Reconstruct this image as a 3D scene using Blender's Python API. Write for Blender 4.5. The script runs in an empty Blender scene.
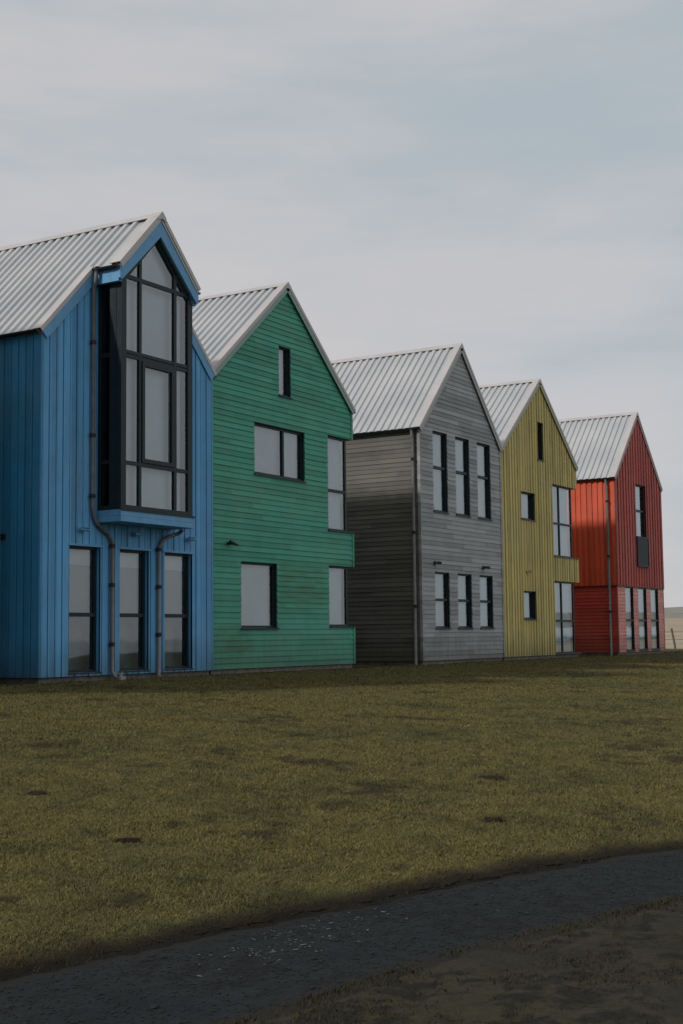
import bpy, math, random
import numpy as np
from mathutils import Vector, Matrix

random.seed(7); rng = np.random.default_rng(11)
S = bpy.context.scene
COL = S.collection
rad = math.radians

# ------------------------------------------------------------------ helpers
class MB:
    """collects faces for one mesh object"""
    def __init__(s): s.v = []; s.f = []
    def poly(s, *pts):
        n = len(s.v); s.v.extend([tuple(p) for p in pts]); s.f.append(tuple(range(n, n + len(pts))))
    def box(s, x0, x1, y0, y1, z0, z1):
        n = len(s.v)
        s.v += [(x, y, z) for z in (z0, z1) for y in (y0, y1) for x in (x0, x1)]
        for q in ((0, 2, 3, 1), (4, 5, 7, 6), (0, 1, 5, 4), (2, 6, 7, 3), (0, 4, 6, 2), (1, 3, 7, 5)):
            s.f.append(tuple(n + i for i in q))
    def prism(s, pts, d):
        """closed outline (list of 3D points) pushed along vector d"""
        n = len(s.v); k = len(pts); d = Vector(d)
        s.v += [tuple(p) for p in pts] + [tuple(Vector(p) + d) for p in pts]
        s.f.append(tuple(range(n, n + k))); s.f.append(tuple(range(n + 2 * k - 1, n + k - 1, -1)))
        for i in range(k):
            j = (i + 1) % k; s.f.append((n + i, n + j, n + k + j, n + k + i))
    def tube(s, path, r, seg=12):
        path = [Vector(p) for p in path]; rings = []
        for i, p in enumerate(path):
            a = path[max(i - 1, 0)]; b = path[min(i + 1, len(path) - 1)]; t = (b - a).normalized()
            up = Vector((1, 0, 0)) if abs(t.x) < .8 else Vector((0, 1, 0))
            u = t.cross(up).normalized(); w = t.cross(u)
            n = len(s.v)
            rr = r if not hasattr(r, '__len__') else r[i]
            for k in range(seg):
                an = 2 * math.pi * k / seg
                s.v.append(tuple(p + (u * math.cos(an) + w * math.sin(an)) * rr))
            rings.append(n)
        for a, b in zip(rings, rings[1:]):
            for k in range(seg):
                j = (k + 1) % seg; s.f.append((a + k, a + j, b + j, b + k))
        s.f.append(tuple(range(rings[0], rings[0] + seg))); s.f.append(tuple(range(rings[-1] + seg - 1, rings[-1] - 1, -1)))
    def build(s, name, mat, parent=None, smooth=False):
        me = bpy.data.meshes.new(name); me.from_pydata(s.v, [], s.f); me.update()
        me.materials.append(mat)
        if smooth: me.polygons.foreach_set('use_smooth', [True] * len(me.polygons))
        o = bpy.data.objects.new(name, me); COL.objects.link(o)
        if parent: o.parent = parent
        return o

def tag(o, label=None, cat=None, group=None, kind=None):
    for k, v in (('label', label), ('category', cat), ('group', group), ('kind', kind)):
        if v: o[k] = v
    return o

def empty(name, loc):
    o = bpy.data.objects.new(name, None); o.empty_display_size = .3; COL.objects.link(o); o.location = loc; return o

def arc(p0, p1, p2, n=6):
    p0, p1, p2 = map(Vector, (p0, p1, p2))
    return [(1 - t) ** 2 * p0 + 2 * t * (1 - t) * p1 + t * t * p2 for t in [i / n for i in range(n + 1)]]

def vnoise(x, y, seed=0):
    """smooth value noise on numpy arrays, 0..1"""
    xi = np.floor(x).astype(np.int64); yi = np.floor(y).astype(np.int64); fx = x - xi; fy = y - yi
    fx = fx * fx * (3 - 2 * fx); fy = fy * fy * (3 - 2 * fy)
    def h(a, b):
        n = (a * 374761393 + b * 668265263 + seed * 974711) & 0x7fffffff
        n = ((n ^ (n >> 13)) * 1274126177) & 0x7fffffff
        return ((n ^ (n >> 16)) & 0xffff) / 65535.0
    return (h(xi, yi) * (1 - fx) + h(xi + 1, yi) * fx) * (1 - fy) + (h(xi, yi + 1) * (1 - fx) + h(xi + 1, yi + 1) * fx) * fy
def fbm(x, y, seed=0, o=4):
    a = 0; w = .5; t = 0
    for i in range(o):
        a = a + w * vnoise(x * 2 ** i, y * 2 ** i, seed + i); t += w; w *= .55
    return a / t

# ------------------------------------------------------------------ materials
class NT:
    def __init__(s, name):
        s.m = bpy.data.materials.new(name); s.m.use_nodes = True; s.t = s.m.node_tree; s.n = s.t.nodes
        s.bsdf = s.n['Principled BSDF']; s.out = s.n['Material Output']
    def node(s, typ, **kw):
        n = s.n.new(typ)
        for k, v in kw.items():
            if k.startswith('i_'):
                key = k[2:]; n.inputs[int(key) if key.isdigit() else key].default_value = v
            else: setattr(n, k, v)
        return n
    def link(s, a, b): s.t.links.new(a, b)
    def math(s, op, a, b=None, c=None):
        n = s.node('ShaderNodeMath', operation=op)
        for i, v in enumerate((a, b, c)):
            if v is None: continue
            if hasattr(v, 'links'): s.link(v, n.inputs[i])
            else: n.inputs[i].default_value = v
        return n.outputs[0]
    def mix(s, fac, a, b, blend='MIX'):
        n = s.node('ShaderNodeMix', data_type='RGBA', blend_type=blend)
        for sock, v in ((n.inputs[0], fac), (n.inputs[6], a), (n.inputs[7], b)):
            if hasattr(v, 'links'): s.link(v, sock)
            else: sock.default_value = v if not isinstance(v, tuple) or len(v) == 4 else (*v, 1)
        return n.outputs[2]
    def noise(s, vec, scale, detail=4, rough=.6, dim='3D'):
        n = s.node('ShaderNodeTexNoise', noise_dimensions=dim)
        n.inputs['Scale'].default_value = scale; n.inputs['Detail'].default_value = detail; n.inputs['Roughness'].default_value = rough
        if vec is not None: s.link(vec, n.inputs['Vector'])
        return n.outputs['Fac']
    def ramp(s, fac, a, b, ca=(0, 0, 0), cb=(1, 1, 1)):
        n = s.node('ShaderNodeMapRange', clamp=True); s.link(fac, n.inputs[0])
        n.inputs[1].default_value = a; n.inputs[2].default_value = b
        return n.outputs[0]
    def scaled(s, vec, sc):
        n = s.node('ShaderNodeMapping'); s.link(vec, n.inputs[0]); n.inputs['Scale'].default_value = sc; return n.outputs[0]
    def bump(s, h, strength=.3, dist=.01):
        n = s.node('ShaderNodeBump'); s.link(h, n.inputs['Height']); n.inputs['Strength'].default_value = strength
        n.inputs['Distance'].default_value = dist; s.link(n.outputs[0], s.bsdf.inputs['Normal'])

def mat_simple(name, col, rough=.5, metal=0., var=.12, scale=6.):
    t = NT(name); g = t.node('ShaderNodeTexCoord')
    f = t.noise(g.outputs['Object'], scale, 5)
    dark = tuple(c * (1 - var * 2) for c in col); light = tuple(min(1, c * (1 + var)) for c in col)
    t.link(t.mix(t.ramp(f, .3, .7), dark, light), t.bsdf.inputs['Base Color'])
    t.bsdf.inputs['Specular IOR Level'].default_value = .25; t.bsdf.inputs['Metallic'].default_value = metal
    t.link(t.math('MULTIPLY_ADD', f, .25, rough - .12), t.bsdf.inputs['Roughness'])
    return t.m

def mat_boards(name, col, axis, pitch, var=.16, stain=None, stain_col=(.1, .06, .02), rough=.62, boxes=(), dirt=.5, shift=0.):
    """painted or weathered boards. axis 'z': boards lie across, 'x': boards stand"""
    t = NT(name); g = t.node('ShaderNodeTexCoord'); P = g.outputs['Object']
    sep = t.node('ShaderNodeSeparateXYZ'); t.link(P, sep.inputs[0]); X, Y, Z = sep.outputs
    along = t.math('ADD', X, t.math('MULTIPLY', Y, 1.0))
    c = Z if axis == 'z' else along
    idx = t.math('FLOOR', t.math('DIVIDE', t.math('SUBTRACT', c, shift), pitch))
    if axis == 'z':                      # boards come in lengths: butt joints shift from row to row
        j = t.node('ShaderNodeTexWhiteNoise', noise_dimensions='1D'); t.link(idx, j.inputs['W'])
        seg = t.math('FLOOR', t.math('ADD', t.math('DIVIDE', along, 2.4), t.math('MULTIPLY', j.outputs['Value'], 5.)))
        idx = t.math('ADD', idx, t.math('MULTIPLY', seg, 17.31))
    wn = t.node('ShaderNodeTexWhiteNoise', noise_dimensions='1D'); t.link(idx, wn.inputs['W']); r = wn.outputs['Value']
    grain = t.noise(t.scaled(P, (1.2, 1.2, 40) if axis == 'z' else (40, 40, 1.0)), 2.2, 6, .65)
    blot = t.noise(P, 1.1, 5, .6)
    v = t.math('ADD', t.math('MULTIPLY', r, var * 2), t.math('ADD', t.math('MULTIPLY', grain, .6), t.math('MULTIPLY', blot, .55)))
    v = t.math('ADD', v, 1. - var - .575)
    cm = t.node('ShaderNodeCombineXYZ'); [t.link(v, cm.inputs[i]) for i in range(3)]
    base = t.mix(1., col, cm.outputs[0], 'MULTIPLY')
    # slight hue drift: sun-bleached boards
    base = t.mix(t.math('MULTIPLY', t.ramp(t.noise(P, .7, 3), .45, .75), .28), base, tuple(min(1, .55 * k + .16) for k in col))
    # moss and splash dirt near the ground, ragged upper edge
    low = t.ramp(t.math('ADD', Z, t.math('MULTIPLY', t.noise(t.scaled(P, (5, 5, .6)), 1.5, 4), 1.1)), 1.25, .45)
    base = t.mix(t.math('MULTIPLY', low, dirt), base, (.055, .06, .035))
    if stain:
        st = t.noise(t.scaled(P, (.8, .8, 9) if axis == 'z' else (9, 9, .6)), 1.6, 5, .7)
        m = t.ramp(st, .56, .72)
        reg = None
        for (x0, x1, z0, z1) in boxes:
            a = t.math('MULTIPLY', t.ramp(X, x0, x0 + .25), t.ramp(X, x1, x1 - .25))
            b = t.math('MULTIPLY', t.ramp(Z, z0, z0 + .2), t.ramp(Z, z1, z1 - .2))
            q = t.math('MULTIPLY', a, b); reg = q if reg is None else t.math('MAXIMUM', reg, q)
        if reg is not None: m = t.math('MULTIPLY', t.ramp(st, .40, .58), t.math('ADD', reg, .08))
        base = t.mix(t.math('MULTIPLY', m, stain), base, stain_col)
    t.link(base, t.bsdf.inputs['Base Color'])
    t.link(t.math('MULTIPLY_ADD', grain, .3, rough - .15), t.bsdf.inputs['Roughness'])
    t.bsdf.inputs['Specular IOR Level'].default_value = .3
    t.bump(grain, .35, .006)
    return t.m

def mat_roof(name):
    t = NT(name); g = t.node('ShaderNodeTexCoord'); P = g.outputs['Object']
    f = t.noise(P, .9, 5); f2 = t.noise(t.scaled(P, (1, 6, 1)), 3, 5)
    c = t.mix(t.ramp(f, .35, .7), (.42, .44, .455), (.52, .52, .525))
    c = t.mix(t.math('MULTIPLY', t.ramp(f2, .5, .8), .25), c, (.36, .35, .34))
    t.link(c, t.bsdf.inputs['Base Color']); t.bsdf.inputs['Metallic'].default_value = .1
    t.link(t.math('MULTIPLY_ADD', f2, .25, .35), t.bsdf.inputs['Roughness'])
    return t.m

def mat_glass(name, tint=(.84, .96, .98, 1), ior=1.62, k=1.9):
    t = NT(name); t.n.remove(t.bsdf)
    lw = t.node('ShaderNodeFresnel', i_IOR=ior)
    g = t.node('ShaderNodeTexCoord'); nz = t.noise(g.outputs['Object'], 1.3, 2)
    b = t.node('ShaderNodeBump'); b.inputs['Strength'].default_value = .05; b.inputs['Distance'].default_value = .02; t.link(nz, b.inputs['Height'])
    gl = t.node('ShaderNodeBsdfGlossy'); gl.inputs['Roughness'].default_value = .02; gl.inputs['Color'].default_value = (.95, .97, 1, 1)
    t.link(b.outputs[0], gl.inputs['Normal'])
    tr = t.node('ShaderNodeBsdfTransparent'); tr.inputs['Color'].default_value = tint
    mx = t.node('ShaderNodeMixShader'); t.link(t.math('MULTIPLY_ADD', lw.outputs[0], k, .015), mx.inputs[0]); t.link(tr.outputs[0], mx.inputs[1]); t.link(gl.outputs[0], mx.inputs[2])
    t.link(mx.outputs[0], t.out.inputs['Surface'])
    return t.m

BOARD = .1175
M = {}
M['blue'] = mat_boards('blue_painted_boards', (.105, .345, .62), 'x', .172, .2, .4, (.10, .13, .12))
M['blueside'] = mat_boards('shade_toned_blue_boards', (.036, .245, .46), 'x', .168, .13, .35, (.05, .09, .09))  # darker copy of the blue: side wall shade put into the colour
M['bluetrim'] = mat_simple('blue_trim_paint', (.14, .36, .60), .5, 0, .08)
M['green'] = mat_boards('green_painted_boards', (.052, .30, .205), 'z', BOARD, .16, .42, (.085, .075, .03),
                        boxes=((2.35, 4.45, 1.2, 2.35), (-.2, 1.5, .15, 1.0)))
M['greentrim'] = mat_simple('pale_green_edge_trim', (.24, .36, .33), .45, 0, .06)
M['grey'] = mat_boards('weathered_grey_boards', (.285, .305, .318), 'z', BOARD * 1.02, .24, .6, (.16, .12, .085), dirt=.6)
M['greyside'] = mat_boards('shade_toned_weathered_boards', (.125, .115, .10), 'z', BOARD * 1.02, .22, .6, (.05, .038, .028), dirt=.7)  # weathered grey, darkened further in the colour to stand in for gap shade
M['greytrim'] = mat_simple('grey_edge_trim', (.36, .37, .38), .45, 0, .06)
M['yellow'] = mat_boards('yellow_stained_boards', (.52, .44, .165), 'x', .098, .26, .6, (.19, .18, .075))
M['yellowtrim'] = mat_simple('olive_edge_trim', (.36, .35, .24), .45, 0, .06)
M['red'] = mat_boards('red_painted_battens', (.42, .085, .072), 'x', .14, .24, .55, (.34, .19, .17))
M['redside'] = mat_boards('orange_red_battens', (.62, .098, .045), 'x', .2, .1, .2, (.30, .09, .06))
M['redlow'] = mat_boards('pinkish_red_boards', (.64, .27, .24), 'z', BOARD, .14, .2, (.45, .2, .17))
M['redtrim'] = mat_simple('red_edge_trim', (.34, .2, .19), .45, 0, .06)
M['roof'] = mat_roof('profiled_metal_sheet')
M['flash'] = mat_simple('pale_metal_flashing', (.50, .475, .47), .5, .1, .05, 2.)
M['frame'] = mat_simple('dark_slate_frame', (.014, .026, .031), .45, 0, .1)
M['sill'] = mat_simple('dark_metal_sill', (.03, .04, .045), .35, .4, .08)
M['glass'] = mat_glass('window_glass')
M['smoked'] = mat_glass('smoked_glass', (.10, .13, .14, 1), 1.36, .3)
M['blind'] = mat_simple('white_blind_fabric', (.62, .68, .71), .8, 0, .08, .8)
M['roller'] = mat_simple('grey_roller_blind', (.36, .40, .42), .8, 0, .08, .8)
M['reflection_panel'] = mat_simple('sea_reflection_tone', (.15, .21, .23), .8, 0, .2, 3.)  # colour of the sea mirrored in the lower panes
M['gutter'] = mat_simple('black_gutter', (.03, .032, .035), .4, .3, .1)
M['pipe'] = mat_simple('galvanised_pipe', (.20, .20, .20), .5, .3, .15)
M['pipedark'] = mat_simple('dark_cast_fitting', (.035, .035, .037), .5, .2, .1)
M['plinth'] = mat_simple('damp_concrete', (.17, .165, .15), .85, 0, .25, 5.)
M['white'] = mat_simple('white_plastic', (.7, .7, .69), .4, 0, .06)
M['gully'] = mat_simple('grey_plastic', (.30, .31, .31), .5, 0, .1)
M['inside'] = mat_simple('dark_room_plaster', (.12, .12, .115), .9, 0, .05)
M['floorwood'] = mat_simple('timber_floor', (.13, .09, .06), .6, 0, .1)

# ------------------------------------------------------------------ cladding
def cut(spans, lo, hi):
    out = []
    for a, b in spans:
        if hi <= a or lo >= b: out.append((a, b)); continue
        if lo > a + 1e-6: out.append((a, lo))
        if hi < b - 1e-6: out.append((hi, b))
    return out

def clad_across(mb, W, zb, ze, zr, holes, mp, pitch=BOARD, lap=.016, seed=0):
    """boards lying across: each leans out at its lower edge over the one below"""
    r = random.Random(seed); top = zr if zr else ze
    xl = lambda z: 0 if z <= ze else (z - ze) / (zr - ze) * W / 2
    k = 0; z = zb
    while z < top - 1e-4:
        z1 = min(z + pitch, top); j = r.uniform(-.003, .003)
        zs = sorted({z, z1} | {h for o in holes for h in (o[2], o[3]) if z < h < z1} | ({ze} if z < ze < z1 else set()))
        for a, b in zip(zs, zs[1:]):
            m = (a + b) / 2; sp = [(0., W)]
            for o in holes:
                if o[2] < m < o[3]: sp = cut(sp, o[0], o[1])
            oa = lap * (1 - (a - z) / pitch) + .003 + j; ob = lap * (1 - (b - z) / pitch) + .003 + j
            for p, q in sp:
                pa = max(p, xl(a)); pb = max(p, xl(b)); qa = min(q, W - xl(a)); qb = min(q, W - xl(b))
                if qa - pa < 1e-4: continue
                mb.poly(mp(pa, a, oa), mp(qa, a, oa), mp(qb, b, ob), mp(pb, b, ob))
                if a == z: mb.poly(mp(pa, a, 0), mp(qa, a, 0), mp(qa, a, oa), mp(pa, a, oa))
        z = z1

def clad_up(mb, W, zb, ze, zr, holes, mp, strips, ):
    """standing boards: strips = [(x0,x1,off)]"""
    tp = (lambda x: ze + (zr - ze) * (1 - abs(x - W / 2) / (W / 2))) if zr else (lambda x: ze)
    prev = 0.
    for (s0, s1, off) in strips:
        s1 = min(s1, W)
        if s0 >= W: break
        xs = sorted({s0, s1} | {h for o in holes for h in (o[0], o[1]) if s0 < h < s1} | ({W / 2} if s0 < W / 2 < s1 else set()))
        for a, b in zip(xs, xs[1:]):
            m = (a + b) / 2; sp = [(zb, 99.)]
            for o in holes:
                if o[0] < m < o[1]: sp = cut(sp, o[2], o[3])
            for p, q in sp:
                qa = min(q, tp(a)); qb = min(q, tp(b))
                if min(qa, qb) - p < 1e-4 and max(qa, qb) - p < 1e-3: continue
                mb.poly(mp(a, p, off), mp(b, p, off), mp(b, qb, off), mp(a, qa, off))
                if a == s0: mb.poly(mp(a, p, prev), mp(a, p, off), mp(a, qa, off), mp(a, qa, prev))
        prev = off

def strips_groove(W, w=.172, gap=.021, seed=0, proud=.036):
    r = random.Random(seed); out = []; x = 0.; k = 0
    while x < W:
        ww = w * r.uniform(.96, 1.04)
        out.append((x, x + ww - gap, proud + (.006 if k % 2 else 0) + r.uniform(-.002, .002))); out.append((x + ww - gap, x + ww, 0.)); x += ww; k += 1
    return out
def strips_overlap(W, wide=.125, narrow=.075, seed=0, proud=.024):
    r = random.Random(seed); out = []; x = 0.
    while x < W:
        a = wide * r.uniform(.93, 1.07); b = narrow * r.uniform(.85, 1.15)
        out.append((x, x + a, proud + r.uniform(-.002, .002))); out.append((x + a, x + a + b, .0)); x += a + b
    return out

def reveals(mb, o, depth, mp, skip=(), wmax=99.):
    x0, x1, z0, z1 = o; f = .0; x0 = max(x0, 0); x1 = min(x1, wmax)
    if 'l' not in skip: mb.poly(mp(x0, z0, f), mp(x0, z1, f), mp(x0, z1, -depth), mp(x0, z0, -depth))
    if 'r' not in skip: mb.poly(mp(x1, z0, f), mp(x1, z1, f), mp(x1, z1, -depth), mp(x1, z0, -depth))
    mb.poly(mp(x0, z1, f), mp(x1, z1, f), mp(x1, z1, -depth), mp(x0, z1, -depth))
    mb.poly(mp(x0, z0, f), mp(x1, z0, f), mp(x1, z0, -depth), mp(x0, z0, -depth))

# ------------------------------------------------------------------ windows
def vertical_blind(x0, x1, z0, z1, y, w=.09):
    mb = MB(); n = max(2, int((x1 - x0) / w)); d = (x1 - x0) / n
    for i in range(n):
        a = x0 + i * d
        mb.poly((a, y + .012, z0), (a + d * 1.03, y - .012, z0), (a + d * 1.03, y - .012, z1), (a, y + .012, z1))
    return mb

def window(house, o, depth=.13, transoms=(), mullions=(), blind='full', bar=.05, lip=True, sill_ext=.03, blind_to=None, label=None, lining=True):
    """recessed window in the front wall: frame with pane, sill and blind as sub-parts"""
    x0, x1, z0, z1 = o; y0, y1 = depth - .065, depth
    e = .002; X0, X1, Z0, Z1 = x0 + e, x1 - e, z0 + e, z1 - e
    mb = MB()
    mb.box(X0, X0 + bar, y0, y1, Z0, Z1); mb.box(X1 - bar, X1, y0, y1, Z0, Z1)
    mb.box(X0 + bar, X1 - bar, y0, y1, Z1 - bar, Z1); mb.box(X0 + bar, X1 - bar, y0, y1, Z0, Z0 + bar)
    if lining:
        for q in ((X0, X0 + .012, .012, y0, Z0, Z1), (X1 - .012, X1, .012, y0, Z0, Z1), (X0 + .012, X1 - .012, .012, y0, Z1 - .012, Z1)): mb.box(*q)
    for m in mullions: mb.box(m - .032, m + .032, y0 - .004, y1 - .002, Z0 + bar, Z1 - bar)
    for t in transoms: mb.box(X0 + bar, X1 - bar, y0 - .008, y1 - .003, t - .04, t + .03)
    w = mb.build('window', M['frame'], house)
    if label: w['label'] = label
    g = MB(); yg = y1 - .03; g.poly((X0 + bar - .006, yg, Z0 + bar - .006), (X1 - bar + .006, yg, Z0 + bar - .006), (X1 - bar + .006, yg, Z1 - bar + .006), (X0 + bar - .006, yg, Z1 - bar + .006))
    g.build('pane', M['glass'], w)
    s = MB(); s.prism([(x0 - sill_ext, -.045, z0 - .004), (x0 - sill_ext, y0, z0 + .02), (x0 - sill_ext, y0, z0 + .004), (x0 - sill_ext, -.045, z0 - .03)], (x1 - x0 + 2 * sill_ext, 0, 0))
    s.build('sill', M['sill'], w)
    if blind == 'full': vertical_blind(X0 + .0, X1 + .14, Z0 + .0, Z1 + .02, depth + .07).build('blind', M['blind'], w)
    elif blind == 'roller':
        b = MB(); zb = blind_to if blind_to is not None else Z0 + .05
        b.box(X0 + .03, X1 - .03, depth + .085, depth + .09, zb, Z1 - .02); b.box(X0 + .03, X1 - .03, depth + .08, depth + .1, zb - .025, zb)
        b.build('blind', M['roller'], w)
    elif blind == 'half':
        b = MB(); zt = Z1 - .32
        b.box(X0 + .0, X1 + .14, depth + .07, depth + .075, zt, Z1 + .02)
        b.build('blind', M['blind'], w)
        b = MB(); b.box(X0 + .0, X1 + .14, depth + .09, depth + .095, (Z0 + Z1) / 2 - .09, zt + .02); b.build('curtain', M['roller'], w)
        b = MB(); b.box(X0 + .0, X1 + .3, depth + .25, depth + .255, Z0 + .0, (Z0 + Z1) / 2); b.build('reflection_panel', M['reflection_panel'], w)  # added panel, its colour imitates the reflection in the lower glass
    return w

def corner_window(house, W, x0, xr, z0, z1, side, transom, mull=(), blind='full'):
    """glazing that wraps the right hand corner, set back behind the cladding above and below"""
    y0 = .06; yb = side; bar = .05; mb = MB(); d = .05; e = .002
    Z0, Z1 = z0 + e, z1 - e
    mb.box(x0 + e, x0 + bar, y0, y0 + d, Z0, Z1); mb.box(xr - .07, xr, y0, y0 + .07, Z0, Z1); mb.box(xr - d, xr, yb - bar, yb - e, Z0, Z1)
    for (a, b) in ((Z0, Z0 + bar), (Z1 - bar, Z1)):
        mb.box(x0 + bar, xr - .07, y0, y0 + d, a, b); mb.box(xr - d, xr, y0 + .07, yb - bar, a, b)
    if transom: mb.box(x0 + bar, xr - .07, y0 - .006, y0 + d - .004, transom - .035, transom + .03); mb.box(xr - d + .004, xr + .006, y0 + .07, yb - bar, transom - .035, transom + .03)
    for m in mull: mb.box(m - .033, m + .033, y0 - .003, y0 + d - .002, Z0 + bar, Z1 - bar)
    w = mb.build('corner_window', M['frame'], house)
    g = MB(); za, zc = Z0 + bar - .005, Z1 - bar + .005; g.poly((x0 + bar - .005, y0 + .025, za), (xr - .06, y0 + .025, za), (xr - .06, y0 + .025, zc), (x0 + bar - .005, y0 + .025, zc))
    g.poly((xr - .027, y0 + .06, za), (xr - .027, yb - bar + .005, za), (xr - .027, yb - bar + .005, zc), (xr - .027, y0 + .06, zc))
    g.build('pane', M['glass'], w)
    s = MB(); s.box(x0 - .02, W + .045, -.045, y0 - .003, z0 - .022, z0 + .006); s.box(xr + .003, W + .045, y0 - .003, yb, z0 - .022, z0 + .006)
    s.build('sill', M['sill'], w)
    vertical_blind(x0 + .03, xr - .1, Z0 + .04, Z1 - .03, y0 + .13).build('blind', M['blind'], w)
    return w

# ------------------------------------------------------------------ roof
def roof_slope(mb, xr, zr, xe, ze, y0, y1, pitch=.215, s_from=0., h=.046):
    """profiled sheet from ridge (xr,zr) to eave (xe,ze), ribs run down the slope"""
    d = Vector((xe - xr, 0, ze - zr)); L = d.length; d.normalize(); n = Vector((-d.z, 0, d.x))
    if n.z < 0: n = -n
    R = Vector((xr, 0, zr)); a = R + d * s_from; b = R + d * L
    prof = []; y = y0
    while y < y1:
        for dy, hh in ((0, 0), (.085, 0), (.108, 1), (.198, 1), (.208, 0)):
            if y + dy <= y1: prof.append((y + dy, hh * h))
        y += pitch
    prof.append((y1, 0))
    for (ya, ha), (yb, hb) in zip(prof, prof[1:]):
        mb.poly(a + n * ha + Vector((0, ya, 0)), b + n * ha + Vector((0, ya, 0)), b + n * hb + Vector((0, yb, 0)), a + n * hb + Vector((0, yb, 0)))
    u = n * -.06                                    # underside and edges: the roof has thickness
    q = [a + Vector((0, y0, 0)) - n * .002, b + Vector((0, y0, 0)) - n * .002, b + Vector((0, y1, 0)) - n * .002, a + Vector((0, y1, 0)) - n * .002]
    mb.prism(q, u)
    return a, b, d, n

def strip_on_slope(mb, xr, zr, xe, ze, y0, y1, s0, s1, lift, drop):
    """flat flashing band y0..y1 along the slope, with a turned down front face"""
    d = Vector((xe - xr, 0, ze - zr)); L = d.length; d.normalize(); n = Vector((-d.z, 0, d.x))
    if n.z < 0: n = -n
    R = Vector((xr, 0, zr)); a = R + d * s0 + n * lift; b = R + d * (s1 if s1 else L) + n * lift
    v = lambda p, y, k=0: p + Vector((0, y, 0)) - n * k
    mb.prism([v(a, y0), v(b, y0), v(b, y1), v(a, y1)], n * -.012)
    mb.prism([v(a, y0, .0121), v(b, y0, .0121), v(b, y0, drop), v(a, y0, drop)], (0, .012, 0))

def ridge_cap(mb, xr, zr, slope, y0, y1, w=.16, lift=.062):
    for sg in (-1, 1):
        d = Vector((sg * math.cos(slope), 0, -math.sin(slope))); n = Vector((sg * math.sin(slope), 0, math.cos(slope)))
        a = Vector((xr, 0, zr)) + n * lift + d * (-lift * math.tan(slope) * 0); a = Vector((xr, 0, zr + lift / math.cos(slope))); b = a + d * w
        mb.prism([a + Vector((0, y0, 0)), b + Vector((0, y0, 0)), b + Vector((0, y1, 0)), a + Vector((0, y1, 0))], n * -.01)

def ridge_end(mb, xr, zr, slope, y, w=.165, lift=.062):
    t_ = math.tan(slope); a = zr + lift / math.cos(slope); dx = w * math.cos(slope); dz = w * math.sin(slope)
    mb.prism([(xr, y, a), (xr + dx, y, a - dz), (xr + dx, y, a - dz - .07), (xr, y, a - .15), (xr - dx, y, a - dz - .07), (xr - dx, y, a - dz)], (0, .011, 0))

def gutter(mb, x, z, y0, y1, r=.058):
    n = 8; path = []
    for k in range(n + 1):
        an = math.pi + math.pi * k / n; path.append((x + r * math.cos(an), z + r * math.sin(an)))
    inn = [(x + (r - .008) * math.cos(math.pi + math.pi * k / n), z + (r - .008) * math.sin(math.pi + math.pi * k / n)) for k in range(n, -1, -1)]
    out = [(p[0], y0, p[1]) for p in path + inn]
    mb.prism(out, (0, y1 - y0, 0))
    for y in (y0 - .004, y1 + .002):
        mb.prism([(p[0], y, p[1]) for p in path], (0, .005, 0))

def wall_light(house, x, z, mat, w=.2):
    mb = MB(); mb.box(x - .045, x + .045, -.05, -.022, z - .05, z + .05)
    mb.tube([(x, -.05, z), (x, -.12, z), (x + .02, -.135, z)], .014, 8)
    mb.tube([(x - w / 2 + .04, -.14, z - .005), (x + w / 2 + .04, -.14, z - .005)], .032, 10)
    mb.box(x - w / 2 + .05, x + w / 2 + .03, -.19, -.095, z + .022, z + .032)
    return mb.build('wall_light', mat, house)

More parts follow.
